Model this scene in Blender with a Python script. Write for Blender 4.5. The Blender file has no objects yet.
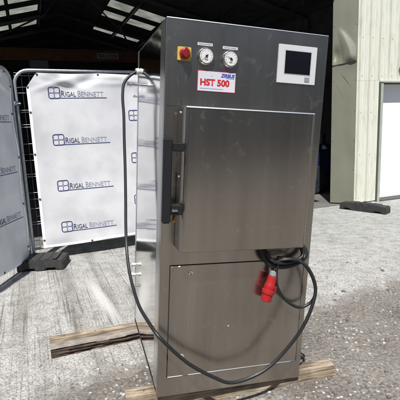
import bpy, bmesh, math, random
from mathutils import Vector, Matrix, noise
random.seed(7)
R = math.radians
scene = bpy.context.scene
col = scene.collection

# ------------------------------------------------------------------ camera
H0 = 1.60
cd = bpy.data.cameras.new("camera"); cam = bpy.data.objects.new("camera", cd); col.objects.link(cam)
PITCH, ROLL, F = 10.0637, 2.2906, 411.0
Mc = Matrix.Rotation(R(-PITCH), 3, 'X') @ Matrix.Rotation(R(ROLL), 3, 'Y')
rgt, fwd, up = Mc.col[0], Mc.col[1], Mc.col[2]
cam.matrix_world = Matrix(((rgt.x, up.x, -fwd.x, 0), (rgt.y, up.y, -fwd.y, 0), (rgt.z, up.z, -fwd.z, H0), (0, 0, 0, 1)))
cd.sensor_width = 36; cd.lens = 36 * F / 400; cd.clip_end = 600; cd.clip_start = 0.05
scene.camera = cam
# ------------------------------------------------------------------ light
SUN_EL, SUN_AZ = 58, 6
w = bpy.data.worlds.new("World"); scene.world = w; w.use_nodes = True
wn = w.node_tree.nodes; bg = wn.get("Background") or wn.new("ShaderNodeBackground")
sky = wn.new("ShaderNodeTexSky"); sky.sky_type = 'NISHITA'; sky.sun_disc = False
sky.sun_elevation = R(SUN_EL); sky.sun_rotation = R(180 + SUN_AZ)
w.node_tree.links.new(sky.outputs[0], bg.inputs[0]); bg.inputs[1].default_value = 0.075
out = wn.get("World Output") or wn.new("ShaderNodeOutputWorld")
w.node_tree.links.new(bg.outputs[0], out.inputs[0])
sd = bpy.data.lights.new("sun", 'SUN'); sun = bpy.data.objects.new("sun", sd); col.objects.link(sun)
sd.energy = 5.0; sd.angle = R(0.55); sd.color = (1.0, 0.965, 0.925)
tv = Vector((math.sin(R(SUN_AZ)) * math.cos(R(SUN_EL)), math.cos(R(SUN_AZ)) * math.cos(R(SUN_EL)), -math.sin(R(SUN_EL))))
sun.rotation_euler = tv.to_track_quat('-Z', 'Y').to_euler()
sun.location = (-3, -10, 20)
vs = scene.view_settings; vs.view_transform = 'Standard'; vs.look = 'None'; vs.gamma = 1; vs.use_curve_mapping = False
vs.exposure = 0.55

# ------------------------------------------------------------------ helpers
def tag(o, label=None, cat=None, group=None, kind=None):
    if label: o['label'] = label
    if cat: o['category'] = cat
    if group: o['group'] = group
    if kind: o['kind'] = kind
    return o

def empty(name, M=None, loc=(0, 0, 0), rz=0):
    o = bpy.data.objects.new(name, None); col.objects.link(o); o.empty_display_size = 0.1
    o.matrix_basis = M if M is not None else (Matrix.Translation(loc) @ Matrix.Rotation(rz, 4, 'Z'))
    return o

def link(name, bm, mat, parent=None, smooth=False, bevel=0, seg=2):
    me = bpy.data.meshes.new(name)
    if bevel:
        es = [e for e in bm.edges if len(e.link_faces) == 2 and e.calc_face_angle(0) > R(40)]
        bmesh.ops.bevel(bm, geom=es, offset=bevel, segments=seg, affect='EDGES', clamp_overlap=True)
    bm.to_mesh(me); bm.free()
    for m in (mat if isinstance(mat, (list, tuple)) else [mat]): me.materials.append(m)
    o = bpy.data.objects.new(name, me); col.objects.link(o)
    if parent: o.parent = parent
    if smooth:
        for p in me.polygons: p.use_smooth = True
        if smooth != 'all':
            try: me.set_sharp_from_angle(angle=R(35))
            except Exception: pass
    return o

def box(bm, a, b, T=None, mi=0):
    vsx = []
    for x in (a[0], b[0]):
        for y in (a[1], b[1]):
            for z in (a[2], b[2]):
                v = Vector((x, y, z)); vsx.append(bm.verts.new(T @ v if T else v))
    for f in ((0, 1, 3, 2), (4, 6, 7, 5), (0, 4, 5, 1), (2, 3, 7, 6), (0, 2, 6, 4), (1, 5, 7, 3)):
        bm.faces.new([vsx[i] for i in f]).material_index = mi
    return bm

def B(*boxes, T=None):
    bm = bmesh.new()
    for a, b in boxes: box(bm, a, b, T)
    bmesh.ops.recalc_face_normals(bm, faces=bm.faces)
    return bm

def catmull(pts, n=8):
    P = [Vector(p) for p in pts]; P = [P[0] * 2 - P[1]] + P + [P[-1] * 2 - P[-2]]
    res = []
    for i in range(1, len(P) - 2):
        p0, p1, p2, p3 = P[i - 1:i + 3]
        for k in range(n):
            t = k / n
            res.append(0.5 * ((2 * p1) + (-p0 + p2) * t + (2 * p0 - 5 * p1 + 4 * p2 - p3) * t * t + (-p0 + 3 * p1 - 3 * p2 + p3) * t ** 3))
    res.append(P[-2]); return res

def wobble(pts, a, seed):
    return [p + Vector((noise.noise(Vector((i * .055, seed, 0))), noise.noise(Vector((i * .055, seed, 5))), noise.noise(Vector((i * .055, seed, 9))))) * a for i, p in enumerate(pts)]

def tube(bm, pts, r, seg=12, mi=0, cap=True):
    pts = [Vector(p) for p in pts]; n = len(pts)
    t0 = (pts[1] - pts[0]).normalized()
    up = Vector((0, 0, 1)) if abs(t0.z) < .9 else Vector((1, 0, 0))
    nr = t0.cross(up).normalized(); rings = []
    for i in range(n):
        t = (pts[min(i + 1, n - 1)] - pts[max(i - 1, 0)]).normalized()
        nr = (nr - t * nr.dot(t)).normalized(); bn = t.cross(nr)
        rr = r[i] if isinstance(r, (list, tuple)) else r
        rings.append([bm.verts.new(pts[i] + (nr * math.cos(2 * math.pi * k / seg) + bn * math.sin(2 * math.pi * k / seg)) * rr) for k in range(seg)])
    for i in range(n - 1):
        for k in range(seg):
            f = bm.faces.new([rings[i][k], rings[i][(k + 1) % seg], rings[i + 1][(k + 1) % seg], rings[i + 1][k]]); f.material_index = mi
    if cap:
        bm.faces.new(rings[0][::-1]).material_index = mi; bm.faces.new(rings[-1]).material_index = mi
    return bm

def lathe(prof, axis='y', seg=32, at=(0, 0, 0)):
    """prof: list of (radius, height along axis). closed to the axis at both ends by caps."""
    bm = bmesh.new(); rings = []
    for r_, h_ in prof:
        ring = []
        for k in range(seg):
            a = 2 * math.pi * k / seg; c, s = math.cos(a) * r_, math.sin(a) * r_
            p = {'y': (c, h_, s), 'x': (h_, c, s), 'z': (c, s, h_)}[axis]
            ring.append(bm.verts.new(Vector(p) + Vector(at)))
        rings.append(ring)
    for i in range(len(rings) - 1):
        for k in range(seg):
            bm.faces.new([rings[i][k], rings[i][(k + 1) % seg], rings[i + 1][(k + 1) % seg], rings[i + 1][k]])
    bm.faces.new(rings[0][::-1]); bm.faces.new(rings[-1])
    bmesh.ops.recalc_face_normals(bm, faces=bm.faces)
    return bm

def text_bm(s, size, width=None, bold=0.0):
    c = bpy.data.curves.new("t", 'FONT'); c.body = s; c.size = size; c.offset = bold; c.resolution_u = 4
    o = bpy.data.objects.new("t", c); col.objects.link(o)
    dg = bpy.context.evaluated_depsgraph_get(); dg.update()
    me = bpy.data.meshes.new_from_object(o.evaluated_get(dg))
    bm = bmesh.new(); bm.from_mesh(me)
    bpy.data.objects.remove(o); bpy.data.curves.remove(c); bpy.data.meshes.remove(me)
    xs = [v.co.x for v in bm.verts]; x0, x1 = min(xs), max(xs)
    k = (width / (x1 - x0)) if width else 1
    for v in bm.verts: v.co.x = (v.co.x - x0) * k
    return bm

def chamfer(x0, x1, y, z, h=.005, d=.0032):
    """added edge strip, tilted to catch a sun glint: face leaning back from (y, z-h) to (y+d, z)"""
    bm = bmesh.new(); q = [(y, z - h), (y + d, z), (y + d, z - h)]
    L_ = [bm.verts.new((x0, a, b)) for a, b in q]; R_ = [bm.verts.new((x1, a, b)) for a, b in q]
    for i in range(3): bm.faces.new([L_[i], L_[(i + 1) % 3], R_[(i + 1) % 3], R_[i]])
    bm.faces.new(L_[::-1]); bm.faces.new(R_); bmesh.ops.recalc_face_normals(bm, faces=bm.faces); return bm

# ------------------------------------------------------------------ materials
MATS = {}
def mat(name, color, rough=0.6, metal=0.0, **kw):
    if name in MATS: return MATS[name]
    m = bpy.data.materials.new(name); m.use_nodes = True; nt = m.node_tree
    b = nt.nodes["Principled BSDF"]
    b.inputs["Base Color"].default_value = (*color, 1); b.inputs["Roughness"].default_value = rough
    b.inputs["Metallic"].default_value = metal
    N = lambda t, **k: _n(nt, t, **k); L = nt.links.new
    tc = N("ShaderNodeTexCoord"); mp = N("ShaderNodeMapping"); L(tc.outputs["Object"], mp.inputs[0])
    mp.inputs["Scale"].default_value = kw.get('scale', (1, 1, 1)); mp.inputs["Rotation"].default_value = kw.get('rot', (0, 0, 0))
    if kw.get('var', 0) or kw.get('dirt'):
        nz = N("ShaderNodeTexNoise"); L(mp.outputs[0], nz.inputs["Vector"])
        nz.inputs["Scale"].default_value = kw.get('ns', 6); nz.inputs["Detail"].default_value = 8; nz.inputs["Roughness"].default_value = .62
        cr = N("ShaderNodeValToRGB"); L(nz.outputs["Fac"], cr.inputs[0])
        lo, hi = kw.get('range', (.35, .65)); v = kw.get('var', .3)
        dk = kw.get('dirt') or tuple(c * (1 - v) for c in color)
        cr.color_ramp.elements[0].position = lo; cr.color_ramp.elements[0].color = (*dk, 1)
        cr.color_ramp.elements[1].position = hi; cr.color_ramp.elements[1].color = (*color, 1)
        L(cr.outputs[0], b.inputs["Base Color"])
    if kw.get('bump'):
        nb = N("ShaderNodeTexNoise"); L(mp.outputs[0], nb.inputs["Vector"]); nb.inputs["Scale"].default_value = kw.get('bs', 60); nb.inputs["Detail"].default_value = 6
        bp = N("ShaderNodeBump"); bp.inputs["Strength"].default_value = kw['bump']; bp.inputs["Distance"].default_value = kw.get('bd', .003)
        L(nb.outputs["Fac"], bp.inputs["Height"]); L(bp.outputs[0], b.inputs["Normal"])
    MATS[name] = m; return m
def _n(nt, t, **k):
    n = nt.nodes.new(t)
    for a, v in k.items(): setattr(n, a, v)
    return n

def steel(name, base, rough, gscale, gstr, wav=0.0, smear=True):
    m = bpy.data.materials.new(name); m.use_nodes = True; nt = m.node_tree; b = nt.nodes["Principled BSDF"]
    N = lambda t, **k: _n(nt, t, **k); L = nt.links.new
    b.inputs["Metallic"].default_value = 1
    tc = N("ShaderNodeTexCoord")
    mp = N("ShaderNodeMapping"); L(tc.outputs["Object"], mp.inputs[0]); mp.inputs["Scale"].default_value = gscale
    g = N("ShaderNodeTexNoise"); L(mp.outputs[0], g.inputs["Vector"]); g.inputs["Scale"].default_value = 1; g.inputs["Detail"].default_value = 5; g.inputs["Roughness"].default_value = .7
    big = N("ShaderNodeTexNoise"); L(tc.outputs["Object"], big.inputs["Vector"]); big.inputs["Scale"].default_value = 2.2; big.inputs["Detail"].default_value = 5
    sm = N("ShaderNodeTexNoise"); L(tc.outputs["Object"], sm.inputs["Vector"]); sm.inputs["Scale"].default_value = 14; sm.inputs["Detail"].default_value = 4; sm.inputs["Distortion"].default_value = 1.2
    smr = N("ShaderNodeMapRange"); L(sm.outputs["Fac"], smr.inputs[0]); smr.inputs[1].default_value = .60; smr.inputs[2].default_value = .78
    # roughness
    a1 = N("ShaderNodeMath", operation='MULTIPLY_ADD'); L(g.outputs["Fac"], a1.inputs[0]); a1.inputs[1].default_value = rough * .35; a1.inputs[2].default_value = rough * .72
    a2 = N("ShaderNodeMath", operation='MULTIPLY_ADD'); L(smr.outputs[0], a2.inputs[0]); a2.inputs[1].default_value = .07 if smear else 0; L(a1.outputs[0], a2.inputs[2])
    a3 = N("ShaderNodeMath", operation='MULTIPLY_ADD'); L(big.outputs["Fac"], a3.inputs[0]); a3.inputs[1].default_value = rough * .4; L(a2.outputs[0], a3.inputs[2])
    L(a3.outputs[0], b.inputs["Roughness"])
    mx = N("ShaderNodeMix", data_type='RGBA'); L(g.outputs["Fac"], mx.inputs[0])
    mx.inputs[6].default_value = (*[c * .93 for c in base], 1); mx.inputs[7].default_value = (*[min(1, c * 1.07) for c in base], 1)
    mv = N("ShaderNodeMapping"); mv.inputs["Scale"].default_value = (9, 9, .5); L(tc.outputs["Object"], mv.inputs[0])
    sv = N("ShaderNodeTexNoise"); sv.inputs["Scale"].default_value = 1; sv.inputs["Detail"].default_value = 6; L(mv.outputs[0], sv.inputs["Vector"])
    sr = N("ShaderNodeMapRange"); L(sv.outputs["Fac"], sr.inputs[0]); sr.inputs[1].default_value = .3; sr.inputs[2].default_value = .7; sr.inputs[3].default_value = .86; sr.inputs[4].default_value = 1.12
    vmx = N("ShaderNodeVectorMath", operation='SCALE'); L(mx.outputs[2], vmx.inputs[0]); L(sr.outputs[0], vmx.inputs["Scale"])
    if smear:   # finger marks and dried dirt: a dull film on the metal
        mx2 = N("ShaderNodeMix", data_type='RGBA'); fm = N("ShaderNodeMath", operation='MULTIPLY'); L(smr.outputs[0], fm.inputs[0]); fm.inputs[1].default_value = .10
        L(fm.outputs[0], mx2.inputs[0]); L(vmx.outputs[0], mx2.inputs[6]); mx2.inputs[7].default_value = (.62, .61, .58, 1); L(mx2.outputs[2], b.inputs["Base Color"])
        fm2 = N("ShaderNodeMath", operation='MULTIPLY_ADD'); L(smr.outputs[0], fm2.inputs[0]); fm2.inputs[1].default_value = -.02; fm2.inputs[2].default_value = .99
        L(fm2.outputs[0], b.inputs["Metallic"])
    else: L(mx.outputs[2], b.inputs["Base Color"])
    bp = N("ShaderNodeBump"); bp.inputs["Strength"].default_value = gstr; bp.inputs["Distance"].default_value = .0004; L(g.outputs["Fac"], bp.inputs["Height"])
    if wav:
        wv = N("ShaderNodeTexNoise"); L(tc.outputs["Object"], wv.inputs["Vector"]); wv.inputs["Scale"].default_value = 3; wv.inputs["Detail"].default_value = 1
        b2 = N("ShaderNodeBump"); b2.inputs["Strength"].default_value = wav; b2.inputs["Distance"].default_value = .02; L(wv.outputs["Fac"], b2.inputs["Height"]); L(b2.outputs[0], bp.inputs["Normal"])
    L(bp.outputs[0], b.inputs["Normal"])
    return m

STEEL = steel("brushed_steel", (.455, .425, .385), .24, (300, 300, 1.5), .14, .05)
STEEL_D = steel("brushed_steel_door", (.43, .40, .36), .225, (300, 300, 1.5), .14, .09)
POLISH = steel("polished_steel", (.70, .70, .69), .075, (120, 120, 3), .05, .10, smear=False)
SATIN = mat("satin_steel_edge", (.62, .62, .61), .3, 1)
GLINT_EDGE = mat("glint_steel_edge", (.68, .68, .67), .42, 1)
CHROME = mat("chrome", (.8, .8, .8), .12, 1)
GALV = mat("galvanised_steel", (.50, .53, .56), .42, .85, var=.25, ns=30, bump=.1, bs=120)
BLACKP = mat("black_plastic", (.007, .0075, .009), .5)
CABLEM = mat("black_rubber_cable", (.012, .013, .014), .45, bump=.15, bs=200)
SEAM = mat("dark_gap", (.01, .01, .01), .8)
WHITEP = mat("white_plastic", (.50, .51, .52), .35)
WLAB = mat("white_label", (.48, .49, .51), .4)
REDP = mat("red_plastic", (.31, .011, .012), .4)
RUBBER = mat("recycled_rubber", (.022, .022, .023), .8, dirt=(.042, .041, .039), ns=14, range=(.3, .55), bump=.7, bs=90, bd=.004)
NAVY = mat("navy_ink", (.02, .03, .13), .7)
INK = mat("dark_ink", (.055, .06, .11), .7)
GREYINK = mat("pale_grey_ink", (.24, .26, .33), .7)

def cloth_mat():
    m = bpy.data.materials.new("banner_cloth"); m.use_nodes = True; nt = m.node_tree; b = nt.nodes["Principled BSDF"]
    N = lambda t, **k: _n(nt, t, **k); L = nt.links.new
    tc = N("ShaderNodeTexCoord")
    mp = N("ShaderNodeMapping"); L(tc.outputs["Object"], mp.inputs[0]); mp.inputs["Rotation"].default_value = (0, R(45), 0)
    ck = N("ShaderNodeTexWave"); ck.wave_type = 'BANDS'; ck.bands_direction = 'X'; L(mp.outputs[0], ck.inputs["Vector"]); ck.inputs["Scale"].default_value = 38
    ck2 = N("ShaderNodeTexWave"); ck2.wave_type = 'BANDS'; ck2.bands_direction = 'Z'; L(mp.outputs[0], ck2.inputs["Vector"]); ck2.inputs["Scale"].default_value = 38
    ml = N("ShaderNodeMath", operation='MULTIPLY'); L(ck.outputs["Fac"], ml.inputs[0]); L(ck2.outputs["Fac"], ml.inputs[1])
    nz = N("ShaderNodeTexNoise"); L(tc.outputs["Object"], nz.inputs["Vector"]); nz.inputs["Scale"].default_value = 3; nz.inputs["Detail"].default_value = 7
    cr = N("ShaderNodeValToRGB"); L(nz.outputs["Fac"], cr.inputs[0])
    cr.color_ramp.elements[0].color = (.68, .69, .72, 1); cr.color_ramp.elements[0].position = .35; cr.color_ramp.elements[1].color = (.83, .84, .865, 1); cr.color_ramp.elements[1].position = .6
    mx = N("ShaderNodeMix", data_type='RGBA', blend_type='MULTIPLY'); mx.inputs[0].default_value = .28; L(cr.outputs[0], mx.inputs[6])
    cm = N("ShaderNodeCombineColor"); 
    for i in range(3): L(ml.outputs[0], cm.inputs[i])
    inv = N("ShaderNodeInvert"); L(cm.outputs[0], inv.inputs["Color"]); L(inv.outputs[0], mx.inputs[7])
    L(mx.outputs[2], b.inputs["Base Color"]); b.inputs["Roughness"].default_value = .55
    bp = N("ShaderNodeBump"); bp.inputs["Strength"].default_value = .25; bp.inputs["Distance"].default_value = .001; L(ml.outputs[0], bp.inputs["Height"]); L(bp.outputs[0], b.inputs["Normal"])
    tr = N("ShaderNodeBsdfTranslucent"); L(mx.outputs[2], tr.inputs[0]); ms = N("ShaderNodeMixShader"); ms.inputs[0].default_value = .24
    L(b.outputs[0], ms.inputs[1]); L(tr.outputs[0], ms.inputs[2]); L(ms.outputs[0], nt.nodes["Material Output"].inputs[0])
    return m
CLOTH = cloth_mat()

# ------------------------------------------------------------------ ground
YAW = R(22); SB = Vector((2.952, 7.838, 0))
u2 = Vector((math.cos(YAW), math.sin(YAW), 0)); n2 = Vector((-math.sin(YAW), math.cos(YAW), 0))

def ground_mat():
    m = bpy.data.materials.new("dirt_and_grit"); m.use_nodes = True; nt = m.node_tree; b = nt.nodes["Principled BSDF"]
    N = lambda t, **k: _n(nt, t, **k); L = nt.links.new
    tc = N("ShaderNodeTexCoord")
    def nz(s, d=8, r=.65, v=None):
        n = N("ShaderNodeTexNoise"); L((v or tc).outputs["Object"] if v is None else v.outputs[0], n.inputs["Vector"]); n.inputs["Scale"].default_value = s; n.inputs["Detail"].default_value = d; n.inputs["Roughness"].default_value = r; return n
    a = nz(1.3); cr = N("ShaderNodeValToRGB"); L(a.outputs["Fac"], cr.inputs[0])
    e = cr.color_ramp.elements; e[0].position = .35; e[0].color = (.105, .095, .084, 1); e[1].position = .65; e[1].color = (.215, .202, .182, 1)
    f = nz(45); cf = N("ShaderNodeValToRGB"); L(f.outputs["Fac"], cf.inputs[0]); e = cf.color_ramp.elements
    e[0].position = .38; e[0].color = (.45, .44, .43, 1); e[1].position = .66; e[1].color = (1.45, 1.42, 1.38, 1)
    mx = N("ShaderNodeMix", data_type='RGBA', blend_type='MULTIPLY'); mx.inputs[0].default_value = .9; L(cr.outputs[0], mx.inputs[6]); L(cf.outputs[0], mx.inputs[7])
    vo = N("ShaderNodeTexVoronoi"); vo.inputs["Scale"].default_value = 70; L(tc.outputs["Object"], vo.inputs["Vector"])
    vr = N("ShaderNodeMapRange"); L(vo.outputs["Distance"], vr.inputs[0]); vr.inputs[1].default_value = .18; vr.inputs[2].default_value = .30; vr.inputs[3].default_value = 1; vr.inputs[4].default_value = 0
    pick = N("ShaderNodeSeparateColor"); L(vo.outputs["Color"], pick.inputs[0])
    th = N("ShaderNodeMath", operation='GREATER_THAN'); L(pick.outputs[0], th.inputs[0]); th.inputs[1].default_value = .78
    mu = N("ShaderNodeMath", operation='MULTIPLY'); L(vr.outputs[0], mu.inputs[0]); L(th.outputs[0], mu.inputs[1])
    m2 = N("ShaderNodeMix", data_type='RGBA'); L(mu.outputs[0], m2.inputs[0]); L(mx.outputs[2], m2.inputs[6]); m2.inputs[7].default_value = (.30, .285, .265, 1)
    L(m2.outputs[2], b.inputs["Base Color"]); b.inputs["Roughness"].default_value = .92
    ad = N("ShaderNodeMath", operation='ADD'); L(f.outputs["Fac"], ad.inputs[0]); L(mu.outputs[0], ad.inputs[1])
    bp = N("ShaderNodeBump"); bp.inputs["Strength"].default_value = .9; bp.inputs["Distance"].default_value = .008; L(ad.outputs[0], bp.inputs["Height"]); L(bp.outputs[0], b.inputs["Normal"])
    return m

def concrete_mat():
    m = bpy.data.materials.new("tamped_concrete"); m.use_nodes = True; nt = m.node_tree; b = nt.nodes["Principled BSDF"]
    N = lambda t, **k: _n(nt, t, **k); L = nt.links.new
    tc = N("ShaderNodeTexCoord")
    rot = N("ShaderNodeMapping"); rot.vector_type = 'TEXTURE'; rot.inputs["Rotation"].default_value = (0, 0, YAW); L(tc.outputs["Object"], rot.inputs[0])
    def nz(vec, s, d=8, r=.65, sc=None):
        src = vec
        if sc:
            mp = N("ShaderNodeMapping"); mp.inputs["Scale"].default_value = sc; L(vec, mp.inputs[0]); src = mp.outputs[0]
        n = N("ShaderNodeTexNoise"); L(src, n.inputs["Vector"]); n.inputs["Scale"].default_value = s; n.inputs["Detail"].default_value = d; n.inputs["Roughness"].default_value = r; return n
    def ramp(src, p0, c0, p1, c1):
        c = N("ShaderNodeValToRGB"); L(src, c.inputs[0]); e = c.color_ramp.elements; e[0].position = p0; e[0].color = (*c0, 1); e[1].position = p1; e[1].color = (*c1, 1); return c.outputs[0]
    def mult(a, b_, f=1.0):
        x = N("ShaderNodeMix", data_type='RGBA', blend_type='MULTIPLY'); x.inputs[0].default_value = f; L(a, x.inputs[6]); L(b_, x.inputs[7]); return x.outputs[2]
    ro = rot.outputs[0]; ob = tc.outputs["Object"]
    base = ramp(nz(ob, .9).outputs["Fac"], .3, (.33, .325, .31), .7, (.43, .425, .41))
    # tamping ribs: thin uneven dark grooves running towards the shed
    st = nz(ro, 1, 8, .72, (55, .7, 1)); streak = ramp(st.outputs["Fac"], .385, (.46, .45, .44), .465, (1, 1, 1))
    wid = nz(ro, 1, 3, .5, (5, .35, 1)); band = ramp(wid.outputs["Fac"], .36, (.70, .69, .67), .52, (1, 1, 1))
    # ribs fade out away from the left side of the yard
    sx = N("ShaderNodeSeparateXYZ"); L(ob, sx.inputs[0])
    fr = N("ShaderNodeMapRange"); L(sx.outputs[0], fr.inputs[0]); fr.inputs[1].default_value = .2; fr.inputs[2].default_value = 1.3; fr.inputs[3].default_value = 1; fr.inputs[4].default_value = .25
    x = N("ShaderNodeMix", data_type='RGBA', blend_type='MULTIPLY'); L(fr.outputs[0], x.inputs[0]); L(base, x.inputs[6]); L(mult(streak, band), x.inputs[7])
    spk = nz(ob, 60, 10, .85); sp = ramp(spk.outputs["Fac"], .44, (.32, .315, .305), .53, (1.15, 1.15, 1.15))
    c = mult(x.outputs[2], sp, .85)
    med = nz(ob, 9, 8, .7); c = mult(c, ramp(med.outputs["Fac"], .38, (.68, .665, .64), .55, (1.05, 1.05, 1.05)), .8)
    # cross-wise scuffing towards the building
    sc = nz(ob, 1, 8, .7, (3, 22, 1)); far = N("ShaderNodeMapRange"); L(sx.outputs[1], far.inputs[0]); far.inputs[1].default_value = 4.3; far.inputs[2].default_value = 6.2; far.inputs[3].default_value = .15
    y = N("ShaderNodeMix", data_type='RGBA', blend_type='MULTIPLY'); L(far.outputs[0], y.inputs[0]); L(c, y.inputs[6]); L(ramp(sc.outputs["Fac"], .42, (.80, .79, .775), .55, (.97, 1.04, 1.04)), y.inputs[7])
    # worn pale smear across the slab
    d = N("ShaderNodeVectorMath", operation='SUBTRACT'); L(ob, d.inputs[0]); d.inputs[1].default_value = (-.98, 3.75, 0)
    dm = N("ShaderNodeMapping"); dm.inputs["Rotation"].default_value = (0, 0, R(-63) + math.pi / 2 - R(90)); L(d.outputs[0], dm.inputs[0])
    dm.vector_type = 'TEXTURE'; dm.inputs["Scale"].default_value = (.62, .06, 1)
    ln = N("ShaderNodeVectorMath", operation='LENGTH'); L(dm.outputs[0], ln.inputs[0])
    an = N("ShaderNodeMath", operation='MULTIPLY_ADD'); L(med.outputs["Fac"], an.inputs[0]); an.inputs[1].default_value = 1.6; L(ln.outputs["Value"], an.inputs[2])
    lr = N("ShaderNodeMapRange"); L(an.outputs[0], lr.inputs[0]); lr.inputs[1].default_value = 1.2; lr.inputs[2].default_value = 2.0; lr.inputs[3].default_value = .7; lr.inputs[4].default_value = 0
    z = N("ShaderNodeMix", data_type='RGBA'); L(lr.outputs[0], z.inputs[0]); L(y.outputs[2], z.inputs[6]); z.inputs[7].default_value = (.52, .51, .49, 1)
    # dirt trodden over the slab's broken rim
    at = N("ShaderNodeAttribute"); at.attribute_name = 'rim'
    n5 = nz(ob, 6, 9, .75)
    q1 = N("ShaderNodeMath", operation='MULTIPLY_ADD'); L(n5.outputs["Fac"], q1.inputs[0]); q1.inputs[1].default_value = -1.0; L(at.outputs["Fac"], q1.inputs[2])
    qr = N("ShaderNodeMapRange"); L(q1.outputs[0], qr.inputs[0]); qr.inputs[1].default_value = -.46; qr.inputs[2].default_value = -.28; qr.inputs[3].default_value = 1; qr.inputs[4].default_value = 0
    dc = ramp(spk.outputs["Fac"], .38, (.085, .077, .068), .62, (.26, .243, .218))
    zz = N("ShaderNodeMix", data_type='RGBA'); L(qr.outputs[0], zz.inputs[0]); L(z.outputs[2], zz.inputs[6]); L(dc, zz.inputs[7])
    L(zz.outputs[2], b.inputs["Base Color"]); b.inputs["Roughness"].default_value = .9
    h1 = N("ShaderNodeMath", operation='MULTIPLY_ADD'); L(spk.outputs["Fac"], h1.inputs[0]); h1.inputs[1].default_value = .7
    h2 = N("ShaderNodeMath", operation='MULTIPLY'); L(st.outputs["Fac"], h2.inputs[0]); L(fr.outputs[0], h2.inputs[1]); L(h2.outputs[0], h1.inputs[2])
    bp = N("ShaderNodeBump"); bp.inputs["Strength"].default_value = .8; bp.inputs["Distance"].default_value = .006; L(h1.outputs[0], bp.inputs["Height"]); L(bp.outputs[0], b.inputs["Normal"])
    return m

bm = bmesh.new(); bm.faces.new([bm.verts.new(p) for p in ((-120, -120, -.0012), (120, -120, -.0012), (120, 120, -.0012), (-120, 120, -.0012))])
tag(link('ground', bm, ground_mat()), kind='structure')

EDGE = [(-6, .35), (-2.6, 1.62), (-1.6, 1.95), (-.99, 2.26), (-.81, 2.37), (-.58, 2.48), (-.39, 2.63), (0, 2.80), (.45, 3.0), (.84, 3.23), (1.01, 3.35), (1.26, 3.47), (1.59, 3.70), (1.94, 3.85), (2.6, 4.15), (4, 4.7), (9, 7.0), (14, 9.5)]
def edge_y(x):
    for (x0, y0), (x1, y1) in zip(EDGE, EDGE[1:]):
        if x0 <= x <= x1: return y0 + (y1 - y0) * (x - x0) / (x1 - x0)
    return EDGE[0][1] if x < EDGE[0][0] else EDGE[-1][1]
xs = [-6 + i * .02 for i in range(1001)]; offs = [0, .03, .07, .12, .2, .35, .6, 1.2, None]
vv = []; dd_ = []; ff = []
for i, x in enumerate(xs):
    yy = edge_y(x) - .06 + .07 * noise.noise(Vector((x * 2.2, 3, 0))) + .045 * noise.noise(Vector((x * 9, 7, 0))) + .02 * noise.noise(Vector((x * 30, 1, 0)))
    for o_ in offs:
        vv.append((x, 16.5 if o_ is None else yy + o_, 0)); dd_.append(5 if o_ is None else o_)
m_ = len(offs)
for i in range(len(xs) - 1):
    for k in range(m_ - 1): ff.append([i * m_ + k, (i + 1) * m_ + k, (i + 1) * m_ + k + 1, i * m_ + k + 1])
b0 = len(vv); vv += [(-16, -4, 0), (-6, vv[0][1], 0), (-6, 16.5, 0), (-16, 16.5, 0)]; dd_ += [5] * 4; ff.append([b0, b0 + 1, b0 + 2, b0 + 3])
me = bpy.data.meshes.new('concrete_yard'); me.from_pydata(vv, [], ff); at_ = me.attributes.new('rim', 'FLOAT', 'POINT'); at_.data.foreach_set('value', dd_)
me.materials.append(concrete_mat()); yard = bpy.data.objects.new('concrete_yard', me); col.objects.link(yard); tag(yard, kind='structure')

# loose stones
def gravel():
    bm = bmesh.new(); rnd = random.Random(3)
    ico = bmesh.new(); bmesh.ops.create_icosphere(ico, subdivisions=1, radius=1); iv = [v.co.copy() for v in ico.verts]; fi = [[v.index for v in f.verts] for f in ico.faces]; ico.free()
    verts = []; faces = []; mis = []; n = 0; tries = 0
    while n < 19000 and tries < 320000:
        tries += 1
        y = 1.25 + rnd.random() ** 1.3 * 3.6; x = rnd.uniform(-1.3, 3.4)
        ey = edge_y(x); d = ey - y
        dens = noise.noise(Vector((x * 2.6, y * 2.6, 0))) * .9 + noise.noise(Vector((x * 9, y * 9, 4))) * .5
        if d < 0: p = .30 * math.exp(d * 6) if y < 4.5 else 0
        elif d < .1: p = .25
        else: p = .42 + dens
        if x > .9: p += .12
        if rnd.random() > p: continue
        r_ = .0024 + .0100 * rnd.random() ** 2.4
        if rnd.random() < .035: r_ *= 1.9
        sx, sy, sz = rnd.uniform(.8, 1.7), rnd.uniform(.7, 1.2), rnd.uniform(.45, .9)
        a = rnd.uniform(0, 6.28); c, s = math.cos(a), math.sin(a); b0 = len(verts)
        for v in iv:
            j = rnd.uniform(.72, 1.2); q = (v.x * sx * j, v.y * sy * j, v.z * sz * j)
            verts.append((x + r_ * (q[0] * c - q[1] * s), y + r_ * (q[0] * s + q[1] * c), -.005 + r_ * sz * .5 + r_ * q[2]))
        mi = rnd.choices((0, 1, 2), (.17, .48, .35))[0]
        for f in fi: faces.append([b0 + k for k in f]); mis.append(mi)
        n += 1
    me = bpy.data.meshes.new('gravel'); me.from_pydata(verts, [], faces)
    for m in (mat("pale_stone", (.43, .42, .40), .85, var=.3, ns=40), mat("grey_stone", (.25, .24, .225), .9, var=.4, ns=40), mat("brown_stone", (.13, .11, .09), .9, var=.3, ns=40)): me.materials.append(m)
    me.polygons.foreach_set("material_index", mis)
    o = bpy.data.objects.new('gravel', me); col.objects.link(o)
    tag(o, 'loose pale and grey stone chippings scattered over the dirt in the foreground', 'gravel', kind='stuff')
gravel()

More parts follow.
